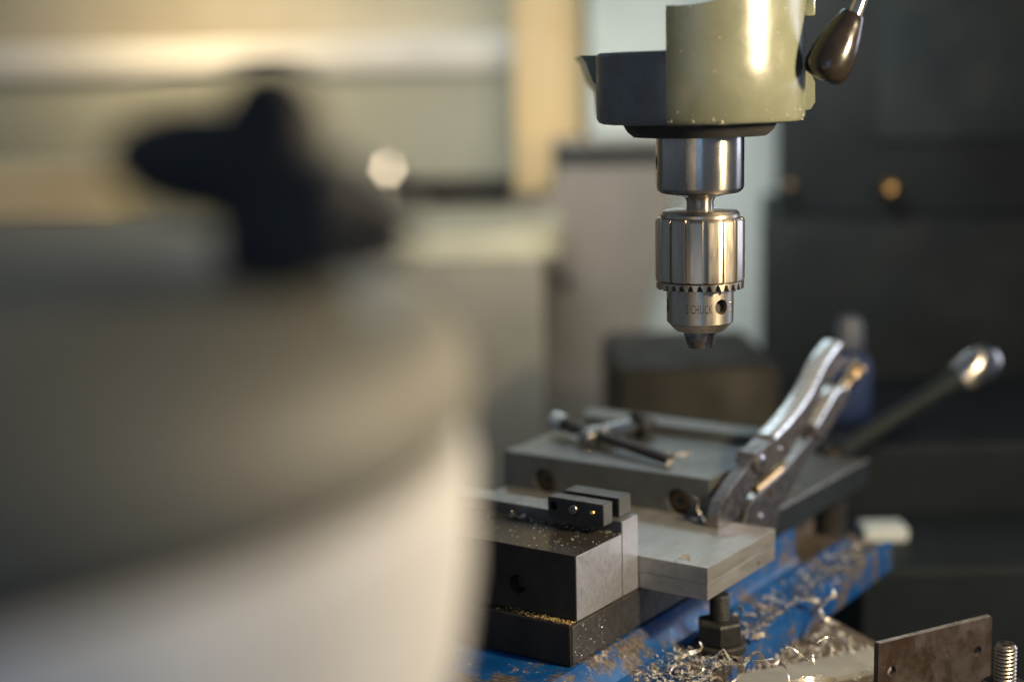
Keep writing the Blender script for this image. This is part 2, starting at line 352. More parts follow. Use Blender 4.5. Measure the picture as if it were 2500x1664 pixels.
# dark machine filling the right of the picture
t = thing('dark_machine', 'large dark machine filling the right background', 'machine', (0.283, 1.70, 0), R(-9.6))
B().box(0, 900, 2, 400, 1, 1146, 3, 3).build('lower_cabinet', M['dark_machine'], t)
B().box(18, 900, 3, 390, 1147, 2000, 4, 3).build('upper_column', M['dark_machine'], t)
B().box(120, 330, -5, 2.5, 1230, 1420, 3).build('cover_panel', M['dark_panel'], t)
for x, z, r in ((138, 1182, 12), (32, 1186, 6)):
    B().axis_lathe((x, 2.5, z), (x, -46, z), [(0, r*.4), (18, r*.4), (22, r*.9), (32, r), (42, r*.8), (48, r*.3)], 24).build('brass_knob', M['brass'], t)
# olive dark chest and stepped dark base behind the vise
tag(wbox(0.093, 0.245, 1.35, 1.56, 0.001, 1.046, 0.012).build('olive_cabinet', M['dark_olive']), 'dark olive cabinet standing behind the vise', 'cabinet')
t = thing('machine_base', 'low stepped dark machine base right of the vise', 'base', (0.26, 1.09, 0))
B().box(0, 700, 130, 420, 1, 1000, 6).build('rear_step', M['dark_machine'], t)
B().box(-6, 700, -20, 128, 1, 944, 6).build('front_step', M['dark_machine'], t)
t = thing('spray_bottle', 'blurred blue bottle with grey cap standing behind the pliers', 'bottle', (0.297, 1.315, 1.001))
B().lathe([(17, 0), (19, 3), (19, 48), (15, 58), (8, 62)], 32).build('body', M['bottle_blue'], t)
B().lathe([(8.5, 62.5), (12, 64), (12, 84), (9, 91), (3, 93)], 32).build('cap', M['bottle_cap'], t)
tag(B().box(-17, 17, -14, 14, 0, 11, 2).build('white_plastic_block', M['white_plastic']), 'small white plastic block on the dark base right of the vise', 'block').location = (0.287, 1.145, 0.9445)
t = thing('ball_lever', 'dark lever with polished ball end slanting up at right', 'lever', (0.238, 1.08, 1.030))
A0, A1 = (0, 0, 0), (116, 22, 64)
B().axis_lathe(A0, A1, [(0, 9), (20, 8), (70, 7.5), (92, 8.6), (104, 10.5)], 32).build('arm', M['dark_machine'], t)
B().axis_lathe(A0, A1, [(104.3, 10.5), (110, 12.2), (120, 14.0), (128, 13.6), (135, 10.8), (140, 5.5), (141, 1)], 40).build('ball_end', M['bright_steel'], t)
B().cyl((-4, 4, -100), (-4, 4, 4), 10, 32, 2).build('hub', M['black_steel'], t)

# ================================================================== DRILL PRESS
AX = (0.1003, 0.7968, 1.30)
t = thing('drill_press', 'olive painted drill press head with keyed steel chuck', 'drill press', AX)
head = B().lathe([(50, -21.5), (52.6, -20.7), (54, -18.5), (54, 8), (54, 70)], 128).build('head_casting', M['olive_paint'], t)
bpy.context.view_layer.update()
wedge = [(-23.2, -56), (-23.2+0.106*190, 134), (-140, 134), (-140, -56)]
cut(head, B().prism(wedge, (0, 0, 0), (1, 0, 0), (0, 1, 0), (0, 0, 1), -60, 140).build('cutter', M['olive_paint'], t, smooth=0))
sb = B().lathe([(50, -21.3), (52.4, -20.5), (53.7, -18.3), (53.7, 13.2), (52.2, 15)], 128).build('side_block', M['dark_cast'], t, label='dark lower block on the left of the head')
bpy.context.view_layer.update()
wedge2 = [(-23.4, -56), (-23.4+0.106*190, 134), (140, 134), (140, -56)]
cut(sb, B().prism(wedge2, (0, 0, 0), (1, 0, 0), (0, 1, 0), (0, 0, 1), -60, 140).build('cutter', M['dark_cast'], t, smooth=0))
arch = [(-18.5, 36.2)] + [(-18+34*i/10, 36.0 + 8.0*(i/10)**2.2) for i in range(0, 11)] + [(24, 60), (24, 120), (-60, 120), (-60, 36.2)]
cu = B().prism(arch, (0, 0, 0), (1, 0, 0), (0, 0, 1), (0, 1, 0), -90, 90).build('cutter', M['olive_paint'], t, smooth=0)
cut(head, cu)
# rear arm that carries the head back to the column, flaring out on the left
fl = [(-47, -19), (-48, -5), (-53, 1), (-55, 6), (-56.5, 11), (-59.5, 15.0), (-20, 15.0), (-20, -19)]
B().prism(fl, (0, 0, 0), (1, 0, 0), (0, 0, 1), (0, 1, 0), 44, 120).build('rear_arm', M['olive_paint'], t)
B().lathe([(40, -20.9), (39.6, -22.5), (37.8, -25.6), (34.5, -28.3), (26, -28.6)], 96).build('flange_ring', M['black_plastic'], t)
q = B().lathe([(22.99, -24), (22.99, -54.6), (22.3, -56.1), (20.4, -57.6), (14, -58.6), (8.2, -60.0), (7.1, -62), (7.1, -67.8)], 128).build('quill', M['bright_steel'], t)
A7 = -7.2
def polar(r, deg, z): a = R(deg+A7); return Vector((r*math.sin(a), -r*math.cos(a), z))
cu = B().cyl(polar(14, -84, -41), polar(40, -84, -41), 4.4, 32).build('cutter', M['dark_hole'], t, smooth=0)
cut(q, cu)
b = B(); rn = random.Random(11)
for _ in range(70):
    a = R(rn.uniform(-18, 82)+A7); z = rn.uniform(-20, 42) if rn.random() > .35 else rn.uniform(-20.4, -14); r = rn.choice((.12, .16, .2, .28, .42)); e = rn.uniform(.7, 1.8)
    c = Vector((54.0*math.sin(a), -54.0*math.cos(a), z)); nn_ = Vector((math.sin(a), -math.cos(a), 0)); tt = Vector((math.cos(a), math.sin(a), 0)); up = Vector((0, 0, 1))
    ring = lambda k, h: [c+nn_*h+(tt*math.cos(q*1.0472)*r+up*math.sin(q*1.0472)*r*e)*k for q in range(6)]
    b.loop_skin([ring(1, -.05), ring(.8, .1), ring(.3, .2)])
o = b.build('paint_flecks', M['flecks'], head); o['kind'] = 'stuff'
# small lugs on the right flank
B().box(50, 59.0, -4, 12, 31.5, 60, 1.2).build('side_lug', M['olive_paint'], t)
B().prism([(52, 4.5), (56.2, 3.6), (58.6, -2), (58.8, -12), (56.6, -15.5), (52, -16.5)], (0, 0, 0), (1, 0, 0), (0, 0, 1), (0, 1, 0), -6, 8).build('side_boss', M['olive_paint'], t)
# chuck: body is the part, the rest are its pieces
ch = B().lathe([(16, -104), (17.64, -105), (17.64, -125.6), (13.3, -130.0), (12.6, -130.6), (9.5, -130.8)], 128).build('drill_chuck', M['chuck_steel'], t)
for a in (39.6, -80.4, 159.6):
    cut(ch, B().cyl(polar(9, a, -116.4), polar(30, a, -116.4), 4.0, 40).build('cutter', M['dark_hole'], t, smooth=0))
for a in (39.6, -80.4, 159.6):
    B().cyl(polar(9.6, a, -116.4), polar(13.5, a, -116.4), 3.98, 32).build('key_hole', M['dark_hole'], ch)
B().lathe([(10, -66.4), (17.6, -66.5), (19.4, -66.9), (20.8, -68.6), (20.8, -70.6)], 128).build('cap_plate', M['chuck_steel'], ch)
def groove_r(deg, Rr, dep=1.15):
    p = 22.5; x = ((deg-6.6+p/2) % p)-p/2; ax = abs(x)
    if ax < 2.5: return Rr-dep
    if ax < 3.3: return Rr-dep*(3.3-ax)/0.8
    return Rr*math.cos(R(7.95))/math.cos(R(11.25-ax))-0.02
angs = []
for k in range(16):
    for d in (-3.35, -3.28, -2.55, -2.45, 0, 2.45, 2.55, 3.28, 3.35, 6, 8.5, 11.25, 14, 16.5): angs.append(6.6+22.5*k+d)
def sl_ring(z, off): return [polar(groove_r(a, 23.57)-off, a, z) for a in angs]
B().loop_skin([[polar(19.5, a, -70.0) for a in angs], [polar(21.3, a, -70.1) for a in angs], [polar(min(22.3, groove_r(a, 23.57)), a, -70.5) for a in angs], sl_ring(-71.6, 0.25), sl_ring(-72.2, 0), sl_ring(-102.8, 0), sl_ring(-103.3, 0.4), [polar(20, a, -103.5) for a in angs]]).build('knurled_sleeve', M['chuck_steel'], ch, smooth=25)
NT, SUBT = 30, 10
def tooth_z(i):
    x = (i % SUBT)/SUBT
    d = abs(x-0.5)*2                     # 0 valley centre, 1 tooth centre
    return -108.0 + 3.5*(1-min(1, d/0.72)**2.2)
n = NT*SUBT
ta = [360*i/n+5.6 for i in range(n)]
B().loop_skin([[polar(17.8, a, -103.6) for a in ta], [polar(22.7, a, -103.6) for a in ta], [polar(23.14, a, -104.0) for a in ta],
               [polar(23.14, a, tooth_z(i)+0.5) for i, a in enumerate(ta)], [polar(22.6, a, tooth_z(i)) for i, a in enumerate(ta)], [polar(18.0, a, tooth_z(i)+0.6) for i, a in enumerate(ta)]]).build('gear_ring', M['chuck_steel'], ch, smooth=28)
B().lathe([(18.2, -103.7), (21.3, -103.7), (21.3, -107.4), (18.2, -107.4)], 96).build('tooth_shade_ring', M['dark_hole'], ch)  # dark ring stands in for the shade inside the tooth gaps
for a in (-21, 99, 219):
    ring = lambda rr, z, w: [polar(2.4, a, z)] + [polar(rr, a+d, z) for d in (-w, -w*.8, -w*.5, -w*.2, w*.2, w*.5, w*.8, w)]
    B().loop_skin([ring(8.9, -129, 47), ring(8.7, -132.5, 46.5), ring(6.9, -139.4, 43), ring(6.4, -140.0, 42)]).build('chuck_jaw', M['jaw_steel'], ch)
# stamped lettering wrapped round the chuck body
cv = bpy.data.curves.new('lettering', 'FONT'); cv.body = 'S CHUCK'; cv.size = 6.6; cv.space_character = 1.08
cv.extrude = 0.12; cv.bevel_depth = 0.03; cv.align_x = 'CENTER'; cv.resolution_u = 4
to = bpy.data.objects.new('tmp_text', cv); COL.objects.link(to)
bpy.context.view_layer.update()
me = bpy.data.meshes.new_from_object(to.evaluated_get(bpy.context.evaluated_depsgraph_get()))
bpy.data.objects.remove(to); bpy.data.curves.remove(cv)
b = B(); b.bm.from_mesh(me); bpy.data.meshes.remove(me)
xs = [v.co.x for v in b.bm.verts]; w = max(xs)-min(xs); mid = (max(xs)+min(xs))/2
TXR = 17.64
for v in b.bm.verts:
    ang = -1.2 + (v.co.x-mid)/w*45.5
    v.co = polar(TXR-0.02+v.co.z*0.7, ang, -119.4+v.co.y*1.0)
b.build('lettering', M['stamp'], ch, smooth=0)
b = B(); rn = random.Random(3)
for (ang, z, h) in ((61, -114.3, .9), (63.5, -114.6, 1.1), (66, -114.2, .7), (69, -114.5, 1.0), (60, -118.5, 1.2), (62.5, -118.2, 1.5), (65, -118.6, .9), (68, -118.3, 1.3)):
    p = polar(17.66, ang, z); tt = polar(1, ang+90, 0)
    b.tube([p+Vector((0, 0, -h*.5)), p+tt*0.25, p+Vector((0, 0, h*.5))+tt*rn.uniform(-.4, .4)], 0.16, 5)
b.build('small_marks', M['bright_steel'], ch, smooth=0)
# feed handle
fh = B().axis_lathe((72.6, -30, 31.5), (56.6, -30, -0.5), [(0, 2), (.3, 5.4), (1.2, 6.1), (4, 6.9), (10, 8.8), (17, 10.8), (22, 11.6), (27, 11.8), (30, 11.5), (33, 10.5), (34.8, 8.6), (35.8, 5), (36.1, .8)], 56).build('feed_handle', M['bakelite'], t)
B().tube([(72.6, -30, 29.5), (77, -29, 40), (88, -24, 66), (98, -18, 90)], 3.4, 20).build('handle_rod', M['bright_steel'], fh)

# ================================================================== VISE (u, v, z frame)
vs = vthing('drill_vise', 'steel machine vise with blue base gripping stacked plates', 'vise')
mj = B().box(-190, 0, 0, 47.0, -36, 0, 0.35, 2).build('moving_jaw', M['block_steel'], vs)
bpy.context.view_layer.update()
cut(mj, B().cyl((-37, -5, -21.5), (-37, 16, -21.5), 5.2, 32).build('cutter', M['dark_hole'], vs, smooth=0), 20)
B().cyl((-37, 6, -21.5), (-37, 13, -21.5), 4.6, 24, .5).build('jaw_screw', M['black_steel'], mj)
B().box(0.02, 0.5, 0.4, 46.6, -35.6, -0.4, 0.15, 1).build('side_face', M['ground_steel'], mj, label='bright ground end face of the moving jaw')
jp = B().box(-190, 0.0, 47.25, 64.4, -36, 6.7, 0.35, 2).build('jaw_plate', M['jaw_grey'], vs)
B().box(0.02, 0.45, 47.6, 64.05, -35.7, 6.4, 0.12, 1).build('end_face', M['ground_steel'], jp, label='bright ground end face of the jaw plate')
B().box(-190, 0, -6, 148, -59, -36.35, 0.9, 2).build('slide_bed', M['block_steel'], vs)
B().box(0.02, 0.6, -4.6, 147, -58, -37.2, 0.2, 1).build('bed_side', M['bed_steel'], vs, label='worn grey side of the slide bed with dried chips')
fj = B().box(-151.5, 0, 151, 166, -36, 6.3, 0.45, 2).build('fixed_jaw', M['jaw_grey'], vs)
bpy.context.view_layer.update()
for u in (-119.5, -21.3):
    cut(fj, B().cyl((u, 146, -10.4), (u, 160, -10.4), 8.2, 48).build('cutter', M['dark_hole'], vs, smooth=0), 20)
    sc = B().axis_lathe((u, 160, -10.4), (u, 153.5, -10.4), [(0, 6.6), (5.6, 6.6), (6.2, 6.1), (6.3, 3.4)], 40)
    so = sc.build('socket_screw', M['oily_screw'], fj)
    B().lathe([(3.2, 0), (3.2, .3)], 6).build('socket', M['dark_hole'], so)
    so.children[0].matrix_local = Matrix.Translation(Vector((u, 153.4, -10.4))*MM) @ Matrix.Rotation(R(90), 4, 'X')
B().prism([(-151, 166.2), (-2, 166.2), (-2, 282), (-140, 282), (-156, 246), (-156, 214)], (0, 0, 0), (1, 0, 0), (0, 1, 0), (0, 0, 1), -36, 5.2).build('jaw_body', M['jaw_grey'], vs)
B().prism([(-150, 247), (-20, 247), (-20, 271), (-160, 271)], (0, 0, 0), (1, 0, 0), (0, 1, 0), (0, 0, 1), 5.3, 11.5).build('rear_rail', M['jaw_grey'], vs)
B().box(-150, 10, 172, 378, -42, -29.3, 1.2, 2).build('side_wing', M['jaw_grey'], vs, label='grey flat wing of the vise body behind the pliers')
B().box(10.05, 10.8, 168, 378, -47, -30.2, 0.2, 1).build('wing_side', M['dark_machine'], vs)
B().box(8.9, 11.0, 172, 378, -29.9, -28.7, 0.3, 1).build('wing_edge', M['cut_edge'], vs, label='bright worn edge of the side wing')
# blue casting with flange, fillet and slot
sec = [(-185, -59.4), (1.5, -59.4), (5, -62), (9, -67), (12.5, -73), (18, -75.2), (20, -93), (-185, -93)]
B().prism(sec, (0, 0, 0), (1, 0, 0), (0, 0, 1), (0, 1, 0), -60, 150).build('blue_base', M['blue_paint'], vs)
sec = [(-150, -42.4), (7.5, -42.4), (8.5, -46), (9, -66), (12, -72), (18, -75.2), (20, -93), (-150, -93)]
B().prism(sec, (0, 0, 0), (1, 0, 0), (0, 0, 1), (0, 1, 0), 150.4, 255).build('blue_base', M['blue_paint'], vs)
B().box(-150, -14, 255.4, 340, -93, -42.4, 1).build('rear_foot', M['rust_iron'], vs)
B().box(-13.6, 17, 255.4, 334, -93, -77, 1).build('rear_foot', M['rust_iron'], vs)
def flange(outl):
    b = B(); r0 = [Vector((x, y, -92.5)) for x, y in outl]; r1 = [Vector((x, y, -77)) for x, y in outl]
    cx = sum(x for x, y in outl)/len(outl); cy = sum(y for x, y in outl)/len(outl)
    r2 = [Vector((x+(cx-x)*0.035, y+(1.2 if y < cy else -1.2), -75.4)) for x, y in outl]
    return b.loop_skin([r0, r1, r2])
flange([(16, 55), (30, 63), (48, 74), (52, 78), (52, 84), (16, 84)]).build('front_lug', M['blue_paint'], vs)
flange([(17.4, 105), (42, 104), (46.5, 108), (48, 116), (47.6, 260), (46, 334), (17.4, 334)]).build('flange', M['blue_paint'], vs)
B().prism([(42, 0), (46.5, 0), (46.3, 2.2), (44, 3.4), (42.6, 2.0)], (0, 112, -75.6), (1, 0, 0), (0, 0, 1), (0, 1, 0), 0, 220).build('flange_lip', M['blue_paint'], vs)
B().prism([(14, 0), (22, 0), (19, 2.4), (16, 3.6)], (0, 150, -75.6), (1, 0, 0), (0, 0, 1), (0, 1, 0), 0, 184).build('flange_lip', M['blue_paint'], vs)

# workpieces
o = vparent(B().box(-148, 43.4, 64.9, 150.4, -35.9, -26.6, 0.35, 2).build('steel_plate', M['plate_steel'])); tag(o, 'lower of the two stacked steel plates held in the vise', 'steel plate', 'steel plates clamped in the vise')
o = vparent(B().box(-148, 43.6, 64.7, 150.2, -26.45, -17.3, 0.35, 2).build('steel_plate', M['plate_steel'])); tag(o, 'upper of the two stacked steel plates held in the vise', 'steel plate', 'steel plates clamped in the vise')

# toolmaker's clamp blocks on the jaw
cl = vthing('toolmaker_clamp', 'pair of small black clamp bars with screws on the moving jaw', 'clamp')
fb = B().box(-41.5, -5.6, 37.5, 46.9, 5.4, 17.6, 0.3, 2).build('front_bar', M['black_steel'], cl)
bpy.context.view_layer.update()
cut(fb, B().cyl((-37.6, 36, 12.6), (-37.6, 42, 12.6), 2.5, 32).build('cutter', M['dark_hole'], cl, smooth=0), 20)
cut(fb, B().cyl((-24.7, 36, 12.4), (-24.7, 40, 12.4), 3.3, 32).build('cutter', M['dark_hole'], cl, smooth=0), 20)
B().axis_lathe((-24.7, 39.8, 12.4), (-24.7, 36.4, 12.4), [(0, 2.8), (2.6, 2.8), (3.2, 2.4), (3.2, 1.4), (1.4, 1.3)], 32).build('clamp_screw', M['jaw_steel'], cl)
B().axis_lathe((-12.4, 37.4, 12.2), (-12.4, 35.6, 12.2), [(0, 1.7), (.5, 1.6), (1.1, 1.2), (1.6, .5), (1.7, .1)], 24).build('screw_tip', M['brass'], cl)
B().box(-41.0, -5.4, 53.6, 66.4, 6.75, 17.4, 0.3, 2).build('rear_bar', M['black_steel'], cl)
B().box(-5.58, -5.3, 37.8, 46.6, 5.7, 17.3, 0.1, 1).build('end_face', M['jaw_grey'], fb)
B().box(-5.38, -5.1, 53.9, 66.1, 7.0, 17.1, 0.1, 1).build('end_face', M['jaw_grey'], cl)
B().cyl((-33, 46.9, 10.5), (-33, 53.6, 10.5), 2.2, 20).build('clamp_screw', M['jaw_steel'], cl)
B().cyl((-14, 46.9, 10.5), (-14, 53.6, 10.5), 2.2, 20).build('clamp_screw', M['jaw_steel'], cl)

# locking pliers, standing in a plane across u
lp = vthing('locking_pliers', 'chrome locking pliers clamped upright on the stacked plates', 'pliers')
def vz(pts, u0, u1, name, m, par=lp, bev=0.8, smooth=18):
    """outline in the (v, z) plane, thickness u0..u1, edges eased"""
    cx = sum(p[0] for p in pts)/len(pts); cz = sum(p[1] for p in pts)/len(pts)
    b = B(); bm = b.bm
    rings = [[Vector((u, y, z)) for y, z in pts] for u in (u0, u1)]
    b.loop_skin(rings)
    bmesh.ops.recalc_face_normals(bm, faces=bm.faces[:])
    if bev:
        es = [e for e in bm.edges if abs(e.verts[0].co.x-e.verts[1].co.x) < 1e-6]
        bmesh.ops.bevel(bm, geom=es, offset=bev, segments=2, affect='EDGES', profile=0.5, clamp_overlap=True)
    return b.build(name, m, par, smooth)
# jaws, then the two pressed handles
vz([(132.9,-17.1),(132.9,-10.2),(138.3,-2.1),(151.1,4.3),(164.3,9.1),(173.8,13.1),(179.6,18.1),(189.4,17.0),(197.5,9.0),(189.6,3.4),(181.7,0.7),(174,-5.5),(166.3,-10.7),(163.5,-15.3),(151.2,-17.1),(140.2,-17.1)], 7.2, 15.2, 'upper_jaw', M['plier_steel'], bev=0.5)
UH = [(187.2,19.4),(205.2,22.8),(225.9,28.0),(242.9,33.8),(258.1,40.4),(269.2,47.4),(280.3,55.8),(294.1,62.4),(307,66.8),(311.5,64.4),(303.7,56.8),(292.2,49.1),(278.5,41),(267.3,32.6),(260.8,25.4),(247.6,18.6),(236.9,14.3),(226.3,7.3),(213.8,4.6),(195.4,3.2),(181.4,5.9),(175.5,13.9),(178.4,18.8)]
uh = vz(UH, 4.6, 17.4, 'upper_handle', M['handle_steel'], bev=0.5)
def spine(pts, u0, u1, h, par, name):
    b = B(); rings = []
    for i, (y, z) in enumerate(pts):
        a, c = pts[max(i-1, 0)], pts[min(i+1, len(pts)-1)]
        d = Vector((0, c[0]-a[0], c[1]-a[1])).normalized(); n = Vector((0, -d.z, d.y)); p = Vector((0, y, z))
        rings.append([p+Vector((u0, 0, 0))-n*.6, p+Vector((u0+.6, 0, 0))+n*h*.6, p+Vector((u0+2.4, 0, 0))+n*h, p+Vector((u1-2.4, 0, 0))+n*h, p+Vector((u1-.6, 0, 0))+n*h*.6, p+Vector((u1, 0, 0))-n*.6])
    return b.loop_skin(rings).build(name, M['glint_steel'], par)  # window highlight along the handle top is put into the colour
spine(UH[1:10], 4.2, 17.8, 2.2, uh, 'handle_spine')
vz([(151.6,-36.3),(166.4,-22.7),(170.2,-15.2),(178.9,-10.2),(197.7,-6.6),(218.2,-3.1),(235.1,1.5),(252.4,7.1),(269,13.2),(286.5,4.8),(270.5,1.4),(259.3,-3.8),(248.4,-8),(241.9,-15),(229.1,-20.4),(218.6,-25.3),(216.7,-33.2),(206,-42),(190.1,-46),(165,-46),(151.6,-43)], 7.6, 15.2, 'lower_jaw', M['plier_steel'], bev=0.5)
LH = [(265.4,12.5),(269,17.5),(286,26.6),(299.5,34.2),(310.5,36),(320,33),(322.9,30.1),(320.7,25.6),(305.1,17.8),(288.7,11.3),(281.8,6)]
lh = vz(LH, 5.0, 17.4, 'lower_handle', M['handle_steel'], bev=0.6)
spine(LH[1:7], 4.8, 17.6, 1.6, lh, 'handle_spine')
vz([(290,43.5),(303.9,51.7),(318.2,55.2),(326.9,52.8),(320.9,48.9),(306.5,45.4),(297,42)], 8, 14.5, 'release_lever', M['handle_steel'])
vz([(271,27.5),(277,32.5),(289,35),(294,33),(291,30.4),(282,28.2)], 8, 13, 'toggle_link', M['handle_steel'])
B().axis_lathe((12, 318, 31), (12, 352, 42), [(0, 3.4), (14, 3.4), (14.2, 2.9), (24, 2.9)], 24).build('adjusting_screw', M['brass'], lp)
for k in range(3):
    B().axis_lathe((12, 336+k*5.5, 36.8+k*1.8), (12, 341+k*5.5, 38.5+k*1.8), [(0, 3.6), (1, 5.0-.5*(k == 1)+.8*(k == 2)), (3.8, 5.0-.5*(k == 1)+.8*(k == 2)), (4.8, 3.6)], 24).build('screw_knurl', M['brass'], lp)
for (y, z, r, x) in ((185, 13.2, 3.6, 17.3), (210.5, 14.6, 2.2, 17.3), (188, -23.7, 2.3, 15.1)):
    B().axis_lathe((x, y, z), (x+6, y, z), [(0, r), (1.0, r*.95), (1.7, r*.6), (2.0, .2)], 24).build('rivet', M['chrome'], lp)
B().axis_lathe((11, 190, -8), (11, 236, -1), [(0, 3.0), (30, 3.4), (46, 3.0)], 16).build('link_bar', M['brass'], lp)

# chuck key on the fixed jaw
ck = vthing('chuck_key', 'dark chuck key with tommy bar lying on the fixed jaw', 'chuck key')
Ka, Kb = (-112, 186, 11.6), (-93, 236, 13.0)
B().axis_lathe(Ka, Kb, [(0, 5.0), (.8, 6.2), (40, 6.2), (41, 5.2), (44, 5.2)], 40).build('key_shank', M['bright_steel'], ck)
B().axis_lathe(Ka, Kb, [(44.2, 7), (45, 9.6), (51, 8.6), (53.5, 4.2), (60, 4.0), (60.5, 3)], 36).build('key_gear', M['black_steel'], ck)
B().axis_lathe((-150, 211, 14.6), (-36, 167.5, 10.3), [(0, 1), (.5, 4.6), (1.4, 5.2), (22, 5.2), (23.5, 3.6), (118, 3.6), (119.5, 3.2), (121.8, 3.0)], 32).build('tommy_bar', M['black_steel'], ck)
B().axis_lathe((-152.0, 211.8, 14.7), (-36, 167.5, 10.3), [(0, 1), (.4, 4.4), (2.2, 6.0), (9, 6.2), (13, 5.4)], 32).build('bar_end_glint', M['glint_steel'], ck)  # glint on the bar end painted as a bright cap

# T-slot drill table under everything
dt = vthing('drill_table', 'cast iron drill table strewn with chips under the vise', 'table')
D = Vector((0.535, 0.845)); Nn = Vector((0.845, -0.535))
def strip(n0, n1, d0, d1, z0, z1, name, m, label=None):
    pts = [tuple(Nn*n+D*d) for n, d in ((n0, d0), (n1, d0), (n1, d1), (n0, d1))]
    return B().prism(pts, (0, 0, 0), (1, 0, 0), (0, 1, 0), (0, 0, 1), z0, z1).build(name, m, dt, label=label)
strip(-17, 11, -220, 205, -112, -90, 'table_land', M['table_iron'], 'bare grey land of the table beside the rusty plate')
strip(12, 190, -220, 205, -114, -92.5, 'table_land', M['rust_iron'])
strip(-290, -18, -220, 213, -114, -93.2, 'table_land', M['rust_iron'], 'rusty brown part of the table around the vise base')
B().box(-60, 100, 20, 180, -1050, -115, 6).build('pedestal', M['dark_cast'], dt)

# clamp bolt in the slot
cb = vthing('clamp_bolt', 'black clamp stud with nut holding the vise flange', 'bolt')
def threaded(c, z0, z1, r, pitch, name, m, par, dep=0.55, tip=1.2):
    """a helical thread on a vertical rod"""
    b = B(); seg = 32; rows = []; z = z0; 
    per = 8; nz = int((z1-tip-z0)/pitch*per)
    for j in range(nz+1):
        z = z0+(z1-tip-z0)*j/nz
        ring = []
        for i in range(seg):
            ph = (z-z0)/pitch - i/seg
            tri = abs((ph % 1.0)-0.5)*2
            rr = r-dep*2*max(0, min(1, (tri-0.1)/0.8))*0.5*2*0.5
            ring.append(Vector((c[0]+rr*math.cos(2*math.pi*i/seg), c[1]+rr*math.sin(2*math.pi*i/seg), z)))
        rows.append(ring)
    for rr, zz in ((r-dep*0.6, z1-tip*.8), (r-dep*1.6, z1)):
        rows.append([Vector((c[0]+rr*math.cos(2*math.pi*i/seg), c[1]+rr*math.sin(2*math.pi*i/seg), zz)) for i in range(seg)])
    return b.loop_skin(rows).build(name, m, par, smooth=40)
threaded((35, 95.5), -92, -42.5, 5.9, 1.75, 'stud', M['black_bolt'], cb)
B().lathe([(14.8, -75.3), (15.2, -74.6), (15.2, -71.2), (14.4, -70.4), (6.1, -70.4)], 40, (35, 95.5)).build('washer', M['black_bolt'], cb)
hexp = [(12.6, -70.3), (13.4, -69.4), (13.4, -58.8), (12.4, -57.6), (6.1, -57.4)]
B().lathe(hexp, 6, (35, 95.5)).build('nut', M['black_bolt'], cb, smooth=0)

# rusty plate with two holes, standing on edge
P0, P1 = Vector((129, 92, 0)), Vector((165.5, 166.5, 0))
dd = (P1-P0).normalized(); nn = Vector((dd.y, -dd.x, 0))
rp = thing('rusty_plate', 'rusty steel sheet with two holes standing on edge at right', 'steel sheet', VO, -YAW)
sh = B(); rings = []
for t_ in (-1.7, 1.7):
    rings.append([Vector((129, 92, 0))+dd*s+nn*t_+Vector((0, 0, z)) for s, z in ((0, -92.3), (83, -92.3), (83, -53.6), (82, -52.6), (1, -51.8), (0, -52.6))])
shp = sh.loop_skin(rings).build('sheet', M['rusty_sheet'], rp)
bpy.context.view_layer.update()
for s, z in ((9.6, -69.0), (72.5, -70.8)):
    cc = Vector((129, 92, z))+dd*s
    cut(shp, B().cyl(cc-nn*6, cc+nn*6, 3.0, 36).build('cutter', M['cut_edge'], rp, smooth=0), 20)
rim = B().loop_skin([[Vector((129, 92, 0))+dd*s+nn*t_+Vector((0, 0, z)) for s, z in ((0.6, -51.75), (82, -52.55), (82, -52.2), (0.6, -51.4))] for t_ in (-1.4, 1.4)])
rim.build('sheet_edge', M['cut_edge'], rp, label='bright scuffed upper edge of the rusty sheet')

# threaded stud at the right edge
st = vthing('threaded_stud', 'bare steel threaded stud in a nut at lower right', 'stud')
threaded((185.2, 130.8), -92, -53.4, 5.95, 2.1, 'rod', M['stud_steel'], st, dep=0.8, tip=1.6)
B().lathe([(11.5, -92), (12.2, -90), (12.2, -76.5), (10.8, -75), (6.4, -74.6)], 48, (185.2, 130.8)).build('collar_nut', M['black_bolt'], st)

# ================================================================== SWARF
GR = 'curled steel shavings lying about the vise'
def shaving(pts, w, label, seed, m='swarf', th=0.14, twist=0.12):
    o = vparent(B().ribbon(pts, w, th, twist, 6, seed).build('metal_shaving', M[m], smooth=60))
    tag(o, label, 'shaving', GR)
shaving([(55.2,41.7,-57.2),(55.8,45.1,-59.3),(57.2,49.5,-58.8),(62.3,46.4,-53.7),(62.4,49.3,-56.6),(63.6,52.5,-61.3),(69.2,48.7,-61.3),(70.7,52.9,-62.6),(71.5,57.0,-61.4),(76.5,54.0,-55.3),(77.4,57.8,-56.6),(78.9,61.4,-60.7),(84.7,57.6,-61.1),(86.0,61.8,-61.6),(86.3,65.8,-59.4),(90.5,62.4,-52.6),(91.8,66.5,-53.3),(93.9,70.7,-56.8),(100.0,67.0,-57.8),(102.6,71.3,-62.2)], 1.3, 'long wavy steel shaving snaking in front of the clamp bolt', 1)
shaving([(103.9,69.9,-61.5),(102.2,71.7,-58.9),(101.3,74.1,-56.4),(103.9,72.1,-50.5),(105.3,75.9,-49.3),(107.2,79.8,-48.6),(111.1,77.7,-47.9)], 1.1, 'hooked shaving rising at the end of the long wavy one', 2)
shaving([(61.5,38.5,-70.1),(57.5,40.9,-68.7),(55.7,45.2,-65.8),(58.1,45.1,-62.2),(58.3,50.0,-63.3),(59.4,55.2,-65.8)], 1.0, 'round loop of thin shaving at the bottom edge', 3)
shaving([(68.5,44.6,-69.9),(69.4,49.2,-69.0),(70.3,53.8,-67.4),(70.7,54.8,-64.1),(69.8,58.5,-61.2),(69.5,61.9,-61.9)], 1.2, 'shaving bent upright under the long wavy one', 4)
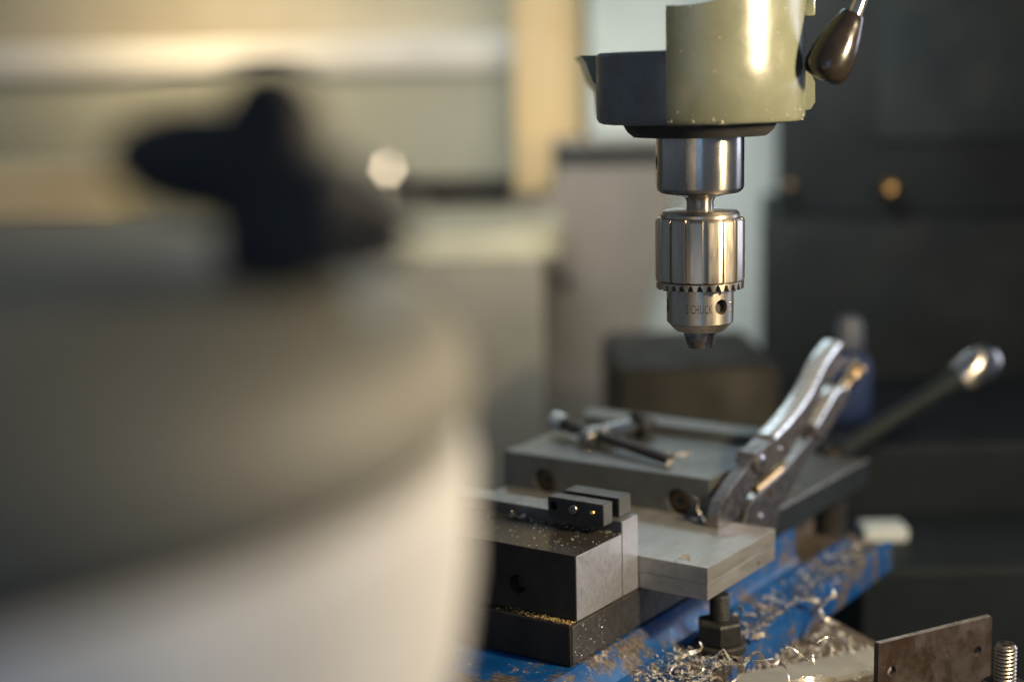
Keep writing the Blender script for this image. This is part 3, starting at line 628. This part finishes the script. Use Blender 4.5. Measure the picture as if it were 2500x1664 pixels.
shaving([(89.7,61.4,-60.7),(90.5,62.6,-63.5),(91.4,63.8,-66.8),(93.2,61.9,-70.1)], 1.5, 'short bright strip hanging down over the grey land', 5)
shaving([(58.6,198.7,-63.5),(60.7,197.4,-66.3),(61.4,195.3,-68.5),(61.6,185.9,-68.1),(59.5,181.5,-71.7),(60.4,179.5,-74.3),(65.2,173.1,-74.9),(69.1,173.3,-76.7),(74.5,174.6,-78.0)], 2.6, 'blurred S shaped shaving over the blue flange edge', 6)
shaving([(44.1,54.0,-55.6),(44.9,55.5,-58.2),(43.4,55.3,-60.9),(41.5,48.1,-60.4),(37.1,45.8,-63.7),(34.6,45.0,-66.5),(35.1,38.9,-68.4)], 1.7, 'thick curl of shaving left of the clamp bolt', 7)
shaving([(71.8,61.9,-63.4),(75.9,64.8,-63.1),(81.0,68.6,-62.3)], 1.5, 'straight flat shaving across the middle of the wavy one', 8)
shaving([(45.8,166.8,-66.8),(49.8,173.6,-66.9),(53.1,179.9,-68.1),(56.1,185.7,-69.8)], 3.2, 'bright white wide strip on the blue flange', 9)
shaving([(37.2,113.9,-54.3),(39.3,114.7,-57.0),(40.9,115.4,-59.2)], 2.2, 'short bright strip leaning beside the clamp stud', 10)
shaving([(47.4,51.3,-62.1),(48.1,51.4,-64.1),(48.8,51.4,-66.2)], 1.6, 'small bright upright strip below the clamp nut', 11)
shaving([(46.9,37.2,-68.8),(48.5,40.3,-69.5),(50.1,43.6,-68.6),(50.8,46.5,-66.8)], 0.9, 'thin arc of shaving at the bottom near the blue lug', 12)
shaving([(58.9,38.2,-68.8),(60.4,40.7,-67.6),(62.0,42.9,-68.4),(64.4,41.9,-69.3)], 1.2, 'short hooked shaving inside the round loop', 13)
shaving([(93.8,63.4,-70.5),(98.9,68.9,-71.3),(105.0,75.3,-71.1),(111.2,81.5,-72.2)], 3.0, 'broad pale shaving lying along the bottom edge', 14)
shaving([(96.4,65.4,-69.8),(98.4,71.1,-69.1),(101.1,77.0,-69.9),(103.4,82.1,-72.3)], 0.9, 'thin arched shaving over the broad pale one', 15)
shaving([(43.5,114.3,-73.4),(46.7,116.8,-72.2),(51.1,120.1,-71.0)], 3.4, 'pale wide flake right of the clamp nut', 16)
shaving([(-41.2,173.1,14.3),(-36.8,172.5,12.6),(-35.1,170.0,10.3),(-36.3,165.5,8.8),(-35.4,162.5,7.2)], 1.8, 'white curl at the end of the tommy bar', 17)
shaving([(-43,184,9.0),(-40,191,8.6),(-38,199,7.5)], 2.0, 'golden strip on top of the fixed jaw', 18)
shaving([(-4.6,138.8,-1.5),(-1.2,139.0,-4.6),(-0.8,136.9,-8.5),(1.8,136.6,-11.3),(5.2,136.6,-16.6)], 1.3, 'upright twisted shaving at the foot of the pliers', 19)
shaving([(-8.5,138.8,-16.9),(-6.1,140.9,-16.4),(-3.1,143.1,-16.4)], 1.8, 'flat pale flake on the upper plate below the fixed jaw', 20)
shaving([(-69.4,41.4,3.8),(-66.4,41.8,1.6),(-63.3,42.7,1.2),(-61.7,42.8,2.2),(-60.6,42.1,0.8)], 2.0, 'curled pale shaving left of the black clamp bars', 21)
shaving([(22.0,72,-16.6),(25.5,73.5,-16.2),(28.5,73,-16.7)], 2.4, 'small bright flake near the corner of the upper plate', 22)

def chips(name, n, place, m, label, smin, smax, seed=1, thin=0.35):
    rnd = random.Random(seed); b = B()
    for _ in range(n):
        p = place(rnd)
        if p is None: continue
        L = rnd.uniform(smin, smax); w = L*rnd.uniform(0.2, 0.55); a = rnd.uniform(0, 6.28); ti = rnd.uniform(-0.6, 0.6)
        ax = Vector((math.cos(a)*math.cos(ti), math.sin(a)*math.cos(ti), math.sin(ti)))
        ay = Vector((-math.sin(a), math.cos(a), rnd.uniform(-.7, .7))).normalized()
        up = ax.cross(ay); bend = rnd.uniform(-.25, .45)*L
        c = Vector(p)+Vector((0, 0, 0.1+abs(math.sin(ti))*L*.4))
        rings = []
        for k in range(4):
            s = k/3-0.5; q = c+ax*L*s+up*bend*(0.25-s*s)
            ww = w*(0.5-abs(s)*0.5)+0.04
            rings.append([q+ay*ww+up*.05, q-ay*ww+up*.05, q-ay*ww-up*.05, q+ay*ww-up*.05])
        b.loop_skin(rings)
    o = vparent(b.build(name, M[m], smooth=50))
    tag(o, label, 'chips', kind='stuff')
def on(u0, u1, v0, v1, z): return lambda r: (r.uniform(u0, u1), r.uniform(v0, v1), z)
chips('metal_chips', 150, lambda r: (-abs(r.gauss(0, 38)), (46.8-abs(r.gauss(0, 4)) if r.random() < .45 else r.uniform(2, 46)), 0.05), 'chips', 'tiny bright chips scattered on the polished moving jaw', 0.35, 1.7, 1)
chips('metal_chips', 50, on(-110, -45, 48, 63, 6.8), 'chips', 'tiny chips scattered on top of the jaw plate', 0.4, 1.3, 2)
chips('metal_chips', 340, lambda r: (-abs(r.gauss(12, 16)), r.uniform(-5.8, -0.4), -36.2+abs(r.gauss(0, .5))), 'gold_chips', 'golden chip crumbs along the ledge under the moving jaw', 0.4, 1.6, 3)
chips('metal_chips', 60, lambda r: (0.7, r.uniform(-3, 28), r.uniform(-57, -38)), 'chips', 'dried chip specks stuck on the slide bed side', 0.3, 1.0, 4)
chips('metal_chips', 45, on(2, 42, 66, 150, -17.2), 'chips', 'sparse specks on the upper steel plate', 0.3, 1.2, 5)
chips('metal_chips', 520, lambda r: (r.uniform(14, 46), r.uniform(106, 330), -75.2+abs(r.gauss(0, 1.0))), 'chips', 'chips caught on the blue flange', 0.9, 5.0, 6)
chips('metal_chips', 900, lambda r: (r.uniform(12, 52), r.uniform(30, 86), -75.3+abs(r.gauss(0, 1.6)) if r.random() > .4 else -88+abs(r.gauss(0, 4))), 'chips', 'heap of chips around the front lug and bolt', 0.7, 3.4, 7)
chips('metal_chips', 1100, lambda r: (lambda n, d: (Nn.x*n+D.x*d, Nn.y*n+D.y*d, -92.8+abs(r.gauss(0, 2.2))))(r.uniform(-60, -14), r.uniform(20, 200)), 'chips', 'chips piled on the rusty part of the table', 0.8, 4.5, 8)
chips('metal_chips', 160, lambda r: (lambda n, d: (Nn.x*n+D.x*d, Nn.y*n+D.y*d, -91+abs(r.gauss(0, 1.2))))(r.uniform(6, 60), r.uniform(60, 190)), 'chips', 'chips along the slot in front of the rusty sheet', 0.8, 4.0, 9)
chips('metal_chips', 14, on(-120, -20, 168, 240, 6.0), 'chips', 'few chips on the fixed jaw top', 1.0, 3.0, 10)

# ================================================================== FOREGROUND ROUND MACHINE
fg = thing('round_machine_housing', 'large blurred round machine housing filling the left foreground', 'machine', (-0.1768, 0.3384, 1.30))
B().lathe([(150, -73.6), (165.6, -73.2), (167, -72.2), (167.3, -66), (166.6, -60), (163.8, -54), (158.6, -48.8), (151.5, -44.4), (143, -40.8), (130, -37.6), (100, -34.2), (60, -32), (20, -31)], 420).build('dome_cover', M['cover_olive'], fg)
B().lathe([(161.5, -90), (161.5, -72.9)], 160).build('groove_band', M['black_plastic'], fg)
B().lathe([(90, -290), (125, -230), (146, -180), (157, -150), (163.5, -128), (166.4, -108), (167.0, -92), (167.0, -84), (166.2, -80), (162, -78.4), (150,-78.4)], 420).build('drum_wall', M['cream_paint'], fg)
kb = thing('clamping_handle', 'black lobed clamping handle on top of the foreground housing', 'handle', (-0.0435, 0.312, 1.2645))
B().lathe([(15.5, -2), (16.8, 1), (17.2, 10), (16.4, 17), (13, 21.5), (4, 23)], 40).build('handle_body', M['black_plastic'], kb)
B().axis_lathe((2, 0, 19), (-37, 4, 23), [(0, 10), (12, 12.2), (22, 12.2), (30, 11), (36, 8.4), (40, 5), (42, 1.5)], 24).build('handle_lobe', M['black_plastic'], kb)
B().axis_lathe((-3, 2, 18), (-6, 3, 38), [(0, 11), (8, 11), (14, 10.2), (19, 8), (22, 4.6), (23, 1.5)], 24).build('handle_lobe', M['black_plastic'], kb)
B().axis_lathe((2, 0, 9), (25, 2, 8), [(0, 11), (10, 11), (16, 9.6), (20, 6.6), (22, 2.5)], 24).build('handle_lobe', M['black_plastic'], kb)
pl = thing('painted_glint', 'small glowing bead added as a glint beside the black knob on the housing', 'glint bead', (-0.0320, 0.405, 1.2570))  # glowing bead added in place of a specular glint
B().lathe([(2.6, -2), (2.6, 0.8), (0.7, 1.4), (0.55, 20.5)], 20).build('glint_bead_stem', M['black_plastic'], pl)
B().lathe([(0.4, 20.6), (0.85, 21.1), (1.1, 21.9), (0.9, 22.7), (0.4, 23.2)], 20).build('glint_bead', M['glint'], pl)
